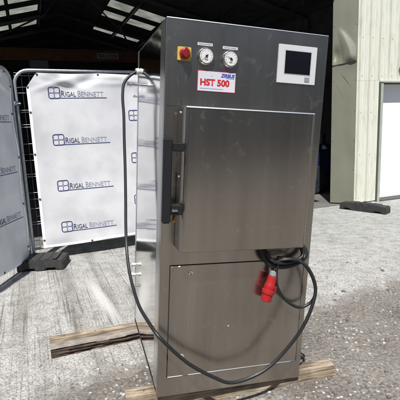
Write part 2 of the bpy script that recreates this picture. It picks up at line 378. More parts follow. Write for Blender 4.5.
# ------------------------------------------------------------------ shed
SM = Matrix.Translation(SB) @ Matrix.Rotation(YAW, 4, 'Z')
shed = empty('industrial_shed', SM)
tag(shed, 'large open-fronted shed with cream ribbed cladding and dark interior with roof lights', 'shed')
CREAM = mat("cream_cladding", (.58, .59, .51), .45, dirt=(.44, .44, .36), ns=3.5, range=(.25, .5), scale=(4, 4, .8))
OLIVE = mat("olive_grey_flashing", (.165, .17, .13), .42, dirt=(.145, .148, .11), ns=1.5, range=(.3, .6), bump=.05, bs=10, bd=.006)
DARKC = mat("dark_inner_cladding", (.36, .37, .38), .8, var=.3, ns=2)
DARKS = mat("dark_steelwork", (.24, .26, .29), .6, var=.3, ns=5)
AR = -3.59; SL = .25
roofz = lambda a: 8 - SL * abs(a - AR)
AL, ARR, HD = -12.4, 5.2, 4.2

def cladding(bm, a0, a1, zlo, zhi, P=.24, ph=.08):
    prof = []; k = math.floor((a0 - ph) / P) - 1
    while ph + k * P < a1 + P:
        c = ph + k * P
        prof += [(c - .034, 0), (c - .026, .048), (c + .026, .048), (c + .034, 0), (c + P / 2 - .014, 0), (c + P / 2, -.006), (c + P / 2 + .014, 0)]
        k += 1
    prof = [p for p in prof if a0 < p[0] < a1]; prof = [(a0, 0)] + prof + [(a1, 0)]
    for side, off in ((0, 0), (1, .06)):
        L_ = [bm.verts.new((a, (b if not side else 0) + off, zlo)) for a, b in prof]
        U = [bm.verts.new((a, (b if not side else 0) + off, zhi(a) if callable(zhi) else zhi)) for a, b in prof]
        for i in range(len(prof) - 1): bm.faces.new([L_[i], L_[i + 1], U[i + 1], U[i]])
DA0, DA1, DZ = .60, 2.95, 2.33
bm = bmesh.new(); cladding(bm, .0, DA0 - .02, .02, DZ); cladding(bm, 0, ARR, DZ + .002, roofz); cladding(bm, DA1 + .05, ARR, .02, DZ)
wall = link('cladding_wall', bm, CREAM, shed)
# cladding screws
SCM = mat("screw_caps", (.20, .21, .19), .5)
for zz in (.12, .95, 1.75, 2.42, 3.1, 3.8):
    for k in range(0, 12):
        a = .155 + k * .24
        if zz < DZ and a > DA0 - .03: continue
        bm = bmesh.new(); tube(bm, [(a, -.001, zz), (a, -.008, zz)], .0055, 8); link('screw', bm, SCM, wall)
bm = bmesh.new(); cladding(bm, AL, -.31, HD, roofz)
link('header_cladding', bm, mat("header_cladding", (.40, .42, .37), .5, var=.2, ns=2), shed)
# splayed corner flashing, dented, in two lapped lengths
def flashing():
    A0, A1 = Vector((-.305, .27, 0)), Vector((0, -.04, 0)); d = A1 - A0; nn = Vector((d.y, -d.x, 0)).normalized()
    if nn.y > 0: nn = -nn
    for zlo, zhi, base in ((.03, 2.665, 0), (2.65, 4.3, .012)):
        bm = bmesh.new(); nu, nv = 28, int((zhi - zlo) / .03); g = []
        for j in range(nv + 1):
            z = zlo + (zhi - zlo) * j / nv; row = []
            for i in range(nu + 1):
                s = i / nu; off = base + .004 * noise.noise(Vector((s * 3, z * 1.6, 5)))
                # buckled tongue above the lap
                if base:
                    t = (z - 2.65) / .62
                    if 0 <= t < 1:
                        c = .80 - .55 * t ** 1.5; wdt = .36 * (1 - t) ** .5 + .03; q = (s - c) / wdt
                        off += .075 * max(0, 1 - abs(q)) ** .8 * (1 - t) ** .8 * math.sin(min(1, t * 5) * math.pi / 2) + .012 * (1 - t)
                        off -= .045 * math.exp(-((s - .15) / .16) ** 2) * math.exp(-((t - .25) / .2) ** 2)
                else:
                    off += .03 * math.exp(-((z - 2.66) / .10) ** 2) * .5 * s
                    off += -.02 * math.exp(-((z - 1.0) / .3) ** 2 - ((s - .7) / .25) ** 2)
                if i in (0, nu): off = base
                zz = z + (.05 * (s - .5) if j in (0,) and base else 0)
                row.append(bm.verts.new(A0 + d * s + nn * off + Vector((0, 0, zz))))
            g.append(row)
        for j in range(nv):
            for i in range(nu): bm.faces.new([g[j][i], g[j][i + 1], g[j + 1][i + 1], g[j + 1][i]])
        # returned edges
        for i_ in (0, nu):
            prev = None
            for j in range(nv + 1):
                v = bm.verts.new(g[j][i_].co - nn * .04)
                if prev: bm.faces.new([g[j - 1][i_], g[j][i_], v, prev])
                prev = v
        bmesh.ops.recalc_face_normals(bm, faces=bm.faces)
        o = link('corner_flashing', bm, OLIVE, shed, smooth=True)
        for s in (.05, .95):
            z = zlo + .12
            while z < zhi - .1:
                p = A0 + d * s + Vector((0, 0, z)) + nn * (base + .001); bm = bmesh.new(); tube(bm, [p, p + nn * .008], .007, 8); link('rivet', bm, SCM, o); z += .55
        if not base:
            bm = bmesh.new(); rnd = random.Random(5)
            for (s0, z0, s1, z1) in ((.35, 2.50, .82, 2.20), (.40, 2.47, .80, 2.24), (.18, 2.27, .50, 2.03), (.5, 2.42, .72, 2.27)):
                p0 = A0 + d * s0 + nn * .012 + Vector((0, 0, z0)); p1 = A0 + d * s1 + nn * .012 + Vector((0, 0, z1))
                w_ = Vector((0, 0, .007)); bm.faces.new([bm.verts.new(q) for q in (p0, p1, p1 + w_ * .4, p0 + w_)])
            link('rust_scratches', bm, mat("rust", (.25, .15, .06), .8), o)
flashing()
bm = B(((.0, .08, 0), (.2, .34, HD))); link('jamb_post', bm, DARKS, shed, bevel=.006)
# white sliding door, recessed under the lintel
REC = .165
door = link('sliding_door', B(((DA0 + .075, REC, .02), (DA1, REC + .05, DZ - .045))), mat("white_door_paint", (.70, .71, .71), .4), shed, bevel=.004)
link('door_hinge', B(((DA0 + .082, REC - .014, 1.03), (DA0 + .11, REC - .001, 1.08)), ((DA0 + .082, REC - .014, 1.10), (DA0 + .105, REC - .001, 1.13))), mat("dark_steelwork2", (.05, .05, .05), .5), door)
GFM = mat("grey_green_frame", (.36, .39, .35), .45, var=.2, ns=5)
link('door_jamb', B(((DA0, -.03, .0), (DA0 + .07, REC + .06, DZ - .03))), GFM, shed, bevel=.003)
link('door_jamb', B(((DA1 + .003, -.03, 0), (DA1 + .047, REC + .06, DZ - .03))), GFM, shed, bevel=.003)
link('door_lintel', B(((DA0 - .015, -.045, DZ - .027), (DA1 + .05, REC + .06, DZ + .0))), mat("lintel_paint", (.45, .46, .42), .4), shed, bevel=.003)
link('edge_trim', B(((DA0 - .018, -.04, .02), (DA0 - .003, .03, DZ - .03))), mat("dark_trim", (.09, .10, .08), .5), shed)
link('threshold', B(((DA0 + .075, -.06, -.004), (DA1, REC + .1, .018))), mat("dark_threshold", (.06, .06, .055), .8), shed, bevel=.004)
# roof with rooflight openings
def slope(sgn, rows, cols):
    amax = (ARR - AR) if sgn > 0 else (AR - AL)
    As = sorted({0, amax, *[x for c in cols for x in c]}); Bs = sorted({-.3, 30, *[x for r in rows for x in r]})
    P = lambda a, b, dz=0: (AR + sgn * a, b, 8 - SL * a + dz)
    bm = bmesh.new()
    for i in range(len(As) - 1):
        for j in range(len(Bs) - 1):
            a, b = (As[i] + As[i + 1]) / 2, (Bs[j] + Bs[j + 1]) / 2
            if any(r[0] < b < r[1] for r in rows) and any(c[0] < a < c[1] for c in cols): continue
            for dz in (0, .06):
                bm.faces.new([bm.verts.new(P(*q, dz)) for q in ((As[i], Bs[j]), (As[i + 1], Bs[j]), (As[i + 1], Bs[j + 1]), (As[i], Bs[j + 1]))])
    link('roof_sheeting', bm, DARKC, shed)
    for r in rows:
        bm = bmesh.new()
        for c in cols:
            bm.faces.new([bm.verts.new(P(*q, .03)) for q in ((c[0], r[0]), (c[1], r[0]), (c[1], r[1]), (c[0], r[1]))])
        link('rooflight', bm, RL, shed)
m = bpy.data.materials.new("rooflight_sheet"); m.use_nodes = True; nt = m.node_tree
b_ = nt.nodes["Principled BSDF"]; tr = nt.nodes.new("ShaderNodeBsdfTranslucent"); nzz = nt.nodes.new("ShaderNodeTexNoise"); nzz.inputs["Scale"].default_value = 1.7; nzz.inputs["Detail"].default_value = 6
tcc = nt.nodes.new("ShaderNodeTexCoord"); nt.links.new(tcc.outputs["Object"], nzz.inputs["Vector"]); crr = nt.nodes.new("ShaderNodeValToRGB"); nt.links.new(nzz.outputs["Fac"], crr.inputs[0])
crr.color_ramp.elements[0].color = (.10, .105, .085, 1); crr.color_ramp.elements[0].position = .3; crr.color_ramp.elements[1].color = (.20, .21, .18, 1); crr.color_ramp.elements[1].position = .65
nt.links.new(crr.outputs[0], tr.inputs[0]); b_.inputs["Base Color"].default_value = (.3, .3, .28, 1)
mxs = nt.nodes.new("ShaderNodeMixShader"); mxs.inputs[0].default_value = .8; nt.links.new(b_.outputs[0], mxs.inputs[1]); nt.links.new(tr.outputs[0], mxs.inputs[2]); nt.links.new(mxs.outputs[0], nt.nodes["Material Output"].inputs[0])
RL = m
slope(1, [(13.85, 14.98), (15.65, 16.68), (18.65, 19.75)], [(2.02, 3.1), (3.25, 4.65)])
slope(-1, [(14.6, 15.55), (16.35, 17.45), (19.2, 20.35)], [(1.03, 2.35), (2.5, 4.4)])
link('side_wall', B(((ARR - .02, .06, 0), (ARR + .04, 30, roofz(ARR) + .03))), DARKC, shed)
link('side_wall', B(((AL - .04, .06, 0), (AL + .02, 30, roofz(AL) + .03))), DARKC, shed)
bm = bmesh.new(); q = [(AL, 30, 0), (ARR, 30, 0), (ARR, 30, roofz(ARR)), (AR, 30, 8), (AL, 30, roofz(AL))]; bm.faces.new([bm.verts.new(p) for p in q])
link('rear_wall', bm, DARKC, shed)
# unseen slab added to keep the sun out of the shed opening
bm = B(((AL, -1.75, HD + .02), (-1.55, -.045, HD + .10)))
link('sun_blocker', bm, mat("header_cladding", (0, 0, 0)), shed)
bm = B(((AL + .3, .07, .002), (ARR - .03, 29.9, .008))); 
fl = link('shed_floor', bm, mat("darkened_floor", (.13, .127, .12), .8, var=.4, ns=1.5)); fl.matrix_basis = SM; tag(fl, kind='structure')  # floor colour darkened to deepen the shade inside the shed
# steel frames
for b in (4.5, 8.2, 11.9, 17.95, 21.2, 24.5, 28):
    bm = bmesh.new()
    for s_, am in ((1, ARR - AR - .2), (-1, AR - AL - .2)):
        p0 = Vector((AR, b, 7.8)); p1 = Vector((AR + s_ * am, b, 7.8 - SL * am)); tube(bm, [p0, p1], .10, 4)
        tube(bm, [(p1.x, b, 0), (p1.x, b, p1.z)], .13, 4)
    link('portal_frame', bm, DARKS, shed)
bm = bmesh.new()
tube(bm, [(-1.72, 11.9, 5.95), (-1.1, 11.9, 4.6)], .035, 6); tube(bm, [(-3.6, 11.9, 7.6), (-1.55, 11.9, 5.6)], .03, 6)
tube(bm, [(-6.7, 12, 5.12), (-4.6, 12, 6.2)], .035, 6); tube(bm, [(-4.6, 12, 6.2), (-3.7, 12, 7.4)], .03, 6)
link('roof_brace', bm, mat("painted_brace", (.16, .17, .17), .5), shed)
bm = bmesh.new(); tube(bm, [(-.2, 6, 4.12), (4.6, 6, 5.95)], .06, 4); tube(bm, [(3.22, 6, 5.38), (3.22, 6, 6.2)], .03, 6)
link('side_brace', bm, mat("painted_brace", (0, 0, 0)), shed)
for a in [AR + q for q in (-7.6, -6.1, -4.6, -2.45, -.92, .9, 1.85, 3.155, 4.85, 6.1, 7.3)]:
    link('purlin', B(((a, .1, roofz(a) - .16), (a + .035, 29.9, roofz(a) - .03))), DARKS, shed)

# overhead crane
crane = empty('overhead_crane', SM @ Matrix.Translation((0, 9.6, 0)))
tag(crane, 'dull orange overhead crane girder spanning the dark shed above the banner', 'crane')
ORG = mat("crane_orange", (.20, .085, .03), .6, var=.35, ns=3)
link('girder', B(((AL + .5, -.15, 4.05), (ARR - .4, .15, 4.10)), ((AL + .5, -.1, 4.10), (ARR - .4, .1, 4.40)), ((AL + .5, -.15, 4.40), (ARR - .4, .15, 4.45))), ORG, crane)
pl = link('load_plate', B(((-3.12, -.125, 4.16), (-2.34, -.11, 4.36))), mat("grey_plate", (.35, .35, .36), .6), crane)
bm = text_bm("SWL 5 TON", .17, .66, .004)
for v in bm.verts: v.co = Vector((-3.06 + v.co.x, -.128, 4.20 + v.co.y))
link('lettering', bm, mat("plate_ink", (.04, .04, .05), .6), pl)
link('hoist', B(((-5.4, -.3, 3.75), (-4.8, .3, 4.04)), ((-5.15, -.06, 3.35), (-5.05, .06, 3.75))), DARKS, crane, bevel=.02)
for a in (AL + .6, ARR - .5): link('end_carriage', B(((a - .1, -1, 3.85), (a + .1, 1, 4.045))), ORG, crane)

# bulkhead wall lamp
wl = empty('wall_lamp', SM @ Matrix.Translation((1.13, -.04, 2.60))); tag(wl, 'small grey bulkhead light fixed high on the cream wall', 'wall light')
link('lamp_body', lathe([(.085, 0), (.085, -.035), (.07, -.05)], 'y', 24), mat("grey_lamp", (.17, .18, .18), .5), wl, smooth=True)
link('lamp_lens', lathe([(.06, -.0505), (.055, -.075), (.035, -.09)], 'y', 24), mat("lamp_glass", (.35, .35, .33), .2), wl, smooth=True)

# dark blue van parked just inside
def van():
    v = empty('parked_van', SM @ Matrix.Translation((.95, 1.3, .008)))
    tag(v, 'dark blue van parked in the shade just inside the shed opening', 'van')
    BLUE = mat("dark_blue_paint", (.008, .017, .05), .3); GL = mat("dark_glass", (.02, .025, .03), .08)
    side = [(0, .35), (0, .95), (-.08, 1.05), (-.55, 1.12), (-1.05, 1.72), (-1.25, 1.86), (-4.5, 1.90), (-4.62, 1.8), (-4.66, .35)]
    bm = bmesh.new(); n = len(side)
    L_ = [bm.verts.new((x, 0.0 if z < 1.2 else (z - 1.2) * .12, z)) for x, z in side]; R_ = [bm.verts.new((x, 1.8 if z < 1.2 else 1.8 - (z - 1.2) * .12, z)) for x, z in side]
    for i in range(n): bm.faces.new([L_[i], L_[(i + 1) % n], R_[(i + 1) % n], R_[i]])
    bm.faces.new(L_[::-1]); bm.faces.new(R_); bmesh.ops.recalc_face_normals(bm, faces=bm.faces)
    link('body', bm, BLUE, v, bevel=.03)
    def win(x0, x1, x2, x3):
        bm = bmesh.new(); bm.faces.new([bm.verts.new(p) for p in ((x0, -.004, 1.17), (x1, -.004, 1.17), (x2, .062, 1.70), (x3, .062, 1.70))])
        r = bmesh.ops.extrude_face_region(bm, geom=bm.faces[:])
        for q in r['geom']:
            if isinstance(q, bmesh.types.BMVert): q.co.y += .01
        bmesh.ops.recalc_face_normals(bm, faces=bm.faces); return bm
    link('side_window', win(-.72, -1.75, -1.75, -1.12), GL, v); link('side_window', win(-1.9, -2.9, -2.9, -1.9), GL, v)
    for x in (-.85, -3.75):
        for y, s_ in ((-.02, 1), (1.6, 1)):
            w_ = link('wheel', lathe([(.30, y), (.33, y + .03), (.33, y + .19), (.30, y + .22)], 'y', 36, (x, 0, .33)), mat("tyre_rubber", (.015, .015, .016), .7), v, smooth=True)
            link('rim', lathe([(.20, y - .004), (.19, y - .002), (.05, y - .012), (.03, y - .02)], 'y', 24, (x, 0, .33)), mat("dark_rim", (.10, .13, .17), .35, .8), w_, smooth=True)
    link('mirror', B(((-.78, -.2, 1.12), (-.68, -.02, 1.36))), BLACKP, v, bevel=.02)
    link('headlight', B(((-.22, -.006, .80), (.006, .22, .95))), mat("lamp_plastic", (.5, .52, .55), .15), v, bevel=.02)
    link('bumper', B(((-.3, -.01, .33), (.06, 1.81, .55))), BLACKP, v, bevel=.03)
    link('door_handle', B(((-1.68, -.025, .98), (-1.55, -.001, 1.01))), BLACKP, v)
    # small pale patch on the van's side
    link('pale_patch', B(((-.64, -.003, 1.0), (-.52, .0, 1.09))), mat("pale_patch", (.5, .55, .6), .5), v)
van()

# opposite warehouse: stands behind the photographer, seen mirrored in the steel
wh = empty('warehouse', loc=(3, -11, 0)); tag(wh, 'long dark clad warehouse across the yard behind the photographer', 'warehouse')
bm = bmesh.new(); P = .33
for k in range(150):
    x = -25 + k * P; box(bm, (x, -.05, .9), (x + P * .55, 0.02, 7.2)); 
box(bm, (-25, -9, 0), (25, -.05, 7.2))
link('wall', bm, mat("slate_cladding", (.50, .50, .49), .6, var=.25, ns=1.5), wh)
link('plinth', B(((-25.1, -.05, 0), (25.1, .05, .9))), mat("dark_brick", (.10, .065, .05), .85, var=.4, ns=12), wh)
link('roof', B(((-25.3, -9.3, 7.202), (25.3, .3, 7.45))), DARKC, wh)
for x in (-14, -3.5, 9):
    d_ = link('roller_door', B(((x, .02, 0), (x + 4, .08, 4.2))), mat("roller_grey", (.12, .13, .14), .5, var=.15, ns=3), wh)

# ------------------------------------------------------------------ fence panels
FOOT = Vector((-2.12, 5.003, 0))
def fence_panel(T, label):
    f = empty('mesh_fence', T); tag(f, label, 'fence panel', 'galvanised mesh site fence panels')
    L_, zt, rr = 3.45, 2.34, .16
    pts = [(0, 0, .03), (0, 0, zt - rr)] + [(rr - rr * math.cos(t), 0, zt - rr + rr * math.sin(t)) for t in [R(a) for a in (15, 30, 45, 60, 75)]] + [(rr, 0, zt), (L_ - rr, 0, zt)] + [(L_ - rr + rr * math.sin(t), 0, zt - rr + rr * math.cos(t)) for t in [R(a) for a in (15, 30, 45, 60, 75)]] + [(L_, 0, zt - rr), (L_, 0, .03)]
    bm = bmesh.new(); tube(bm, pts, .021, 14); link('frame', bm, GALV, f, smooth=True)
    bm = bmesh.new(); tube(bm, [(.02, 0, .17), (L_ - .02, 0, .17)], .016, 10); link('lower_rail', bm, GALV, f, smooth=True)
    bm = bmesh.new()
    z = .28
    while z < 2.3:
        for dz in (0, .03) if int(z * 100) % 3 == 0 else (0,): tube(bm, [(.0, .012, z + dz), (L_, .012, z + dz)], .0022, 5)
        z += .2
    x = .08
    while x < L_ - .04:
        tube(bm, [(x, .012, .17), (x, .012, zt - (.02 if .16 < x < L_ - .16 else .07))], .0012, 4); x += .085
    link('mesh_infill', bm, GALV, f)
    return f
FT = Matrix.Translation(FOOT) @ Matrix.Rotation(R(24), 4, 'Z')
fa = math.atan2(-1, -.058)
# left panel: local x runs from the foot towards the photographer
LT = Matrix.Translation(FOOT + Vector((-.03, -.045, 0))) @ Matrix.Rotation(fa, 4, 'Z')
fence_panel(FT, 'galvanised site fence panel standing across the shed opening behind the steel cabinet')
fence_panel(LT, 'galvanised site fence panel running towards the camera at the left edge of the photo')
# couplers between them
cl = empty('fence_clamp', Matrix.Translation(FOOT)); tag(cl, 'small steel clamp joining the two fence posts', 'clamp')
link('band', B(((-.035, -.085, 1.93), (.035, .035, 1.98))), GALV, cl, bevel=.01)
bm = bmesh.new(); tube(bm, [(-.05, -.03, 1.955), (.06, -.03, 1.955)], .008, 8); link('bolt', bm, GALV, cl)

def emblem(cx, cz, s):
    """four linked rounded loops in navy outline, standing in the x-z plane"""
    bm = bmesh.new(); h = s / 4
    def ring(ox, oz, hw, t, rad):
        def loop(hw, rad):
            pts = []
            for (sx, sz, a0) in ((1, 1, 0), (-1, 1, 90), (-1, -1, 180), (1, -1, 270)):
                for k in range(5):
                    a = R(a0 + k * 22.5); pts.append((ox + sx * (hw - rad) + rad * math.cos(a), oz + sz * (hw - rad) + rad * math.sin(a)))
            return pts
        o_, i_ = loop(hw, rad), loop(hw - t, max(.001, rad - t)); n = len(o_)
        O = [bm.verts.new((x, 0, z)) for x, z in o_]; I = [bm.verts.new((x, 0, z)) for x, z in i_]
        for k in range(n): bm.faces.new([O[k], O[(k + 1) % n], I[(k + 1) % n], I[k]])
    ring(cx, cz, h * 2.02, s * .052, h * .85)
    for sx in (-1, 1):
        for sz in (-1, 1): ring(cx + sx * h * .90, cz + sz * h * .90, h * .93, s * .028, h * .60)
    return bm

def banner(T, side, label, x0, x1, zb, zt, cols, cut, seed):
    """side=-1: hangs on local -y side. cols = list of (x left, [z of underline]); text reads along +x when side<0."""
    b = empty('banner', T); tag(b, label, 'banner', 'white printed mesh banners on the fence')
    W, Hh = x1 - x0, zt - zb
    def disp(x, z):
        uu, vv = (x - x0) / W, (z - zb) / Hh
        d = .012 * noise.noise(Vector((x * 1.1, z * .9, seed))) + .006 * noise.noise(Vector((x * 3.1 + z * 1.5, z * 2.2, seed + 3)))
        # swags hanging between the ties on the top edge, fading downwards
        for k, (cx, dx, amp) in enumerate(((.35, .9, 1), (.95, .8, -1), (1.7, 1.1, 1), (2.4, .9, .8), (2.9, .8, -.8))):
            t = (zt - z); s_ = (x - x0) - cx * .9 + t * 1.9 * (1 if k % 2 else -1) * .9
            d += amp * .026 * math.exp(-(s_ / .11) ** 2) * math.exp(-(t / .20) ** 2)
            d += .014 * math.exp(-((t - .085 - .05 * math.sin((x - x0) * 4 + k)) / .028) ** 2) * (.5 + .5 * math.sin(x * 5.5 + seed)) * .45
        for k, (ct, m_, ln_, am) in enumerate(((.62, .30, .62, 1), (1.02, .22, .50, -.8), (1.02, -.20, .45, .8), (1.9, .26, .6, 1), (2.55, -.3, .6, -.9), (.14, -.25, .5, .8))):
            q = (x0 + ct) - x; along_ = q if m_ > 0 else -q
            if 0 < along_ < ln_:
                s_ = (zt - .02 - z) - abs(m_) * along_ - .02
                d += am * .015 * math.exp(-(s_ / .032) ** 2) * math.sin(math.pi * along_ / ln_) ** .7
        d += .012 * math.exp(-((uu) / .03) ** 2) * math.sin(z * 7 + seed) + .010 * math.exp(-((vv) / .04) ** 2) * math.sin(x * 6 + 1 + seed)
        return side * (.045 + d)
    nx, nz = int(W / .022), int(Hh / .022)
    bm = bmesh.new(); g = {}
    def edge(x):
        # slightly scalloped top, clipped upper corner pulled in by its tie
        t = (x - x0)
        top = zt - .018 * abs(math.sin(t * math.pi / .85)) * .8
        if t < cut: top = zt - (cut - t) * 1.35
        if W - t < cut * .6: top = zt - (cut * .6 - (W - t)) * 1.2
        return top, zb + .02 * t / 1.2 * .9 - .01 * abs(math.sin(t * math.pi / .8))
    for i in range(nx + 1):
        x = x0 + W * i / nx; tp, bt = edge(x)
        for j in range(nz + 1):
            z = bt + (tp - bt) * j / nz; g[i, j] = bm.verts.new((x, disp(x, z), z))
    for i in range(nx):
        for j in range(nz): bm.faces.new([g[i, j], g[i + 1, j], g[i + 1, j + 1], g[i, j + 1]])
    cl = link('cloth', bm, CLOTH, b, smooth='all')
    # hem line
    def hem(pf, name):
        bm = bmesh.new(); pr = None
        for p0, p1 in pf:
            a_ = bm.verts.new((p0[0], disp(*p0) + side * .0025, p0[1])); c_ = bm.verts.new((p1[0], disp(*p1) + side * .0025, p1[1]))
            if pr: bm.faces.new([pr[0], a_, c_, pr[1]])
            pr = (a_, c_)
        link(name, bm, HEM, cl)
    HEM = mat("banner_hem", (.80, .81, .84), .5)
    hem([((x0 + .002, zb + (edge(x0)[0] - zb) * k / 90), (x0 + .035, zb + .004 + (edge(x0)[0] - zb) * k / 90)) for k in range(91)], 'hem')
    hem([((x0 + W * k / 150, edge(x0 + W * k / 150)[1] + .002), (x0 + W * k / 150, edge(x0 + W * k / 150)[1] + .035)) for k in range(151)], 'hem')
    # eyelet ties
    tp = []
    for t in (cut, .85, 1.5, 2.1, 2.7, W - cut * .6): tp.append((x0 + t, edge(x0 + t)[0] - .018, 0))
    for z in (.22, .75, 1.3, 1.8, edge(x0)[0] - .05): tp.append((x0 + .017, z + zb * .3, 1))
    for t in (.6, 1.2, 1.9, 2.6): tp.append((x0 + t, edge(x0 + t)[1] + .018, 2))
    for x, z, k in tp:
        y = disp(x, z) + side * .004
        bm = lathe([(.013, 0), (.013, side * .004), (.008, side * .006)], 'y', 14, (x, y, z))
        if k == 0: tube(bm, [(x, y + side * .004, z), (x + .006, y * .5, z + .03)], .004, 6)
        if k == 1: tube(bm, [(x, y, z), (x - .06, y * .4, z + .004), (.02, 0, z)], .0035, 6)
        link('eyelet_tie', bm, mat("dark_eyelet", (.06, .06, .065), .5), cl)
    # printed logos
    def put(bm, mt, name, off):
        for v in bm.verts:
            X, Z = v.co.x, v.co.z; v.co = Vector((X, disp(X, Z) + side * off, Z))
        lo_, hi_ = x0 + .005, x1 - .01
        link(name, bm, mt, cl)
    for cx, zs in cols:
        for z in zs:
            flip = -1 if side > 0 else 1
            if flip > 0: X = lambda q: cx + q
            else: X = lambda q: cx + .715 - q
            if cx < x0 or cx + .72 > x1: continue
            bm = emblem(0, 0, .138)
            for v in bm.verts: v.co = Vector((X(v.co.x + .069), 0, v.co.z + z + .066))
            put(bm, NAVY, 'emblem', .003)
            def word(s, q0, wd, mt, bold, sz=.10):
                bm = text_bm(s, sz, wd, bold)
                bmesh.ops.subdivide_edges(bm, edges=[e for e in bm.edges if e.calc_length() > .03], cuts=1)
                for v in bm.verts: v.co = Vector((X(q0 + v.co.x), 0, z + .022 + v.co.y))
                put(bm, mt, 'lettering', .003)
            word("R", .150, .042, INK, .0012, .098); word("IGAL", .197, .125, INK, .001, .082)
            word("B", .345, .036, GREYINK, .0, .098); word("ENNETT", .386, .275, GREYINK, .0, .082)
            bm = bmesh.new(); n = 24; lo_v = []
            for k in range(n + 1):
                x = .10 + .60 * k / n; lo_v.append((bm.verts.new((X(x), 0, z)), bm.verts.new((X(x), 0, z + .008))))
            for k in range(n): bm.faces.new([lo_v[k][0], lo_v[k + 1][0], lo_v[k + 1][1], lo_v[k][1]])
            put(bm, NAVY, 'underline', .003)
    return b
ZA = [2.01, 1.447, .875, .345]; ZB = [1.72, 1.165, .60]
banner(FT, -1, 'sunlit white banner with navy logo rows hanging across the fence behind the cabinet', .12, 3.35, .17, 2.315,
       [(.357, ZA), (1.325, ZB), (2.30, ZA)], .13, 1.7)
banner(LT, 1, 'shaded white banner with logo rows on the fence panel at the left edge', .10, 3.30, .11, 2.315,
       [(.155, [1.735, 1.165, .63]), (1.10, [2.01, 1.45, .90, .36]), (2.05, [1.735, 1.165, .63])], .12, 4.2)

# rubber feet
def rubber_foot(label, T, grp='black rubber fence feet', ln=.72, wd=.23, ht=.135):
    e = empty('rubber_block', T); tag(e, label, 'rubber block', grp)
    prof = [(-ln / 2, 0), (-ln / 2 + .005, ht * .80), (-ln / 2 + .02, ht * .9), (-ln / 2 + .13, ht * .9), (-ln / 2 + .15, ht), (ln / 2 - .15, ht), (ln / 2 - .13, ht * .9), (ln / 2 - .02, ht * .9), (ln / 2 - .005, ht * .80), (ln / 2, 0), (ln / 2 - .08, 0), (ln / 2 - .10, .03), (ln / 2 - .2, .03), (ln / 2 - .22, 0), (-ln / 2 + .22, 0), (-ln / 2 + .2, .03), (-ln / 2 + .10, .03), (-ln / 2 + .08, 0)]
    bm = bmesh.new(); a = [bm.verts.new((x, -wd / 2, z)) for x, z in prof]; b = [bm.verts.new((x, wd / 2, z)) for x, z in prof]; n = len(prof)
    for i in range(n): bm.faces.new([a[i], a[(i + 1) % n], b[(i + 1) % n], b[i]])
    bm.faces.new(a[::-1]); bm.faces.new(b); bmesh.ops.recalc_face_normals(bm, faces=bm.faces)
    link('block', bm, RUBBER, e, bevel=.012)
    link('moulded_rib', B(*[((x, -wd / 2 + .025, ht - .002), (x + .05, wd / 2 - .025, ht + .008)) for x in (-.17, -.06, .05, .14)]), RUBBER, e, bevel=.004)
    return e
def TZ(x, y, a): return Matrix.Translation((x, y, 0.0)) @ Matrix.Rotation(a, 4, 'Z')
rubber_foot('black rubber foot at the corner where the two fence panels meet', TZ(-1.925, 4.80, R(4)), ln=.54, wd=.33)
rubber_foot('black rubber foot under the near end of the left fence panel, outside the photo', TZ(-2.35, 1.50, R(2)))
rubber_foot('black rubber foot under the fence end hidden behind the cabinet', TZ(1.03, 6.40, R(112)))
bl = rubber_foot('long dark rubber block lying loose on the concrete beside the shed corner', SM @ Matrix.Translation((-.235, -.56, 0)) @ Matrix.Rotation(math.atan2(-.80, .29), 4, 'Z'), None, .86, .20, .14)

# ------------------------------------------------------------------ timbers
def timber_mat():
    m = bpy.data.materials.new("weathered_timber"); m.use_nodes = True; nt = m.node_tree; b = nt.nodes["Principled BSDF"]
    N = lambda t, **k: _n(nt, t, **k); L = nt.links.new
    tc = N("ShaderNodeTexCoord"); mp = N("ShaderNodeMapping"); mp.inputs["Scale"].default_value = (5, 80, 80); L(tc.outputs["Object"], mp.inputs[0])
    n1 = N("ShaderNodeTexNoise"); n1.inputs["Scale"].default_value = 1; n1.inputs["Detail"].default_value = 8; n1.inputs["Distortion"].default_value = .6; L(mp.outputs[0], n1.inputs["Vector"])
    c = N("ShaderNodeValToRGB"); L(n1.outputs["Fac"], c.inputs[0]); e = c.color_ramp.elements; e[0].position = .35; e[0].color = (.13, .095, .065, 1); e[1].position = .6; e[1].color = (.37, .305, .22, 1)
    n2_ = N("ShaderNodeTexNoise"); n2_.inputs["Scale"].default_value = 7; n2_.inputs["Detail"].default_value = 6; L(tc.outputs["Object"], n2_.inputs["Vector"])
    c2 = N("ShaderNodeValToRGB"); L(n2_.outputs["Fac"], c2.inputs[0]); e = c2.color_ramp.elements; e[0].position = .35; e[0].color = (.38, .36, .34, 1); e[1].position = .58; e[1].color = (1, 1, 1, 1)
    x = N("ShaderNodeMix", data_type='RGBA', blend_type='MULTIPLY'); x.inputs[0].default_value = .8; L(c.outputs[0], x.inputs[6]); L(c2.outputs[0], x.inputs[7]); L(x.outputs[2], b.inputs["Base Color"])
    b.inputs["Roughness"].default_value = .85
    bp = N("ShaderNodeBump"); bp.inputs["Strength"].default_value = .7; bp.inputs["Distance"].default_value = .004; L(n1.outputs["Fac"], bp.inputs["Height"]); L(bp.outputs[0], b.inputs["Normal"])
    return m
TIMB = timber_mat()
GREYT = mat("grey_sawn_face", (.40, .37, .33), .9, dirt=(.17, .13, .10), scale=(3, 20, 14), ns=3, range=(.3, .6), bump=.5, bs=20)
BARK = mat("dark_bark", (.19, .13, .10), .95, dirt=(.045, .03, .024), scale=(5, 20, 35), ns=2, range=(.4, .62), bump=1, bs=12, bd=.02)

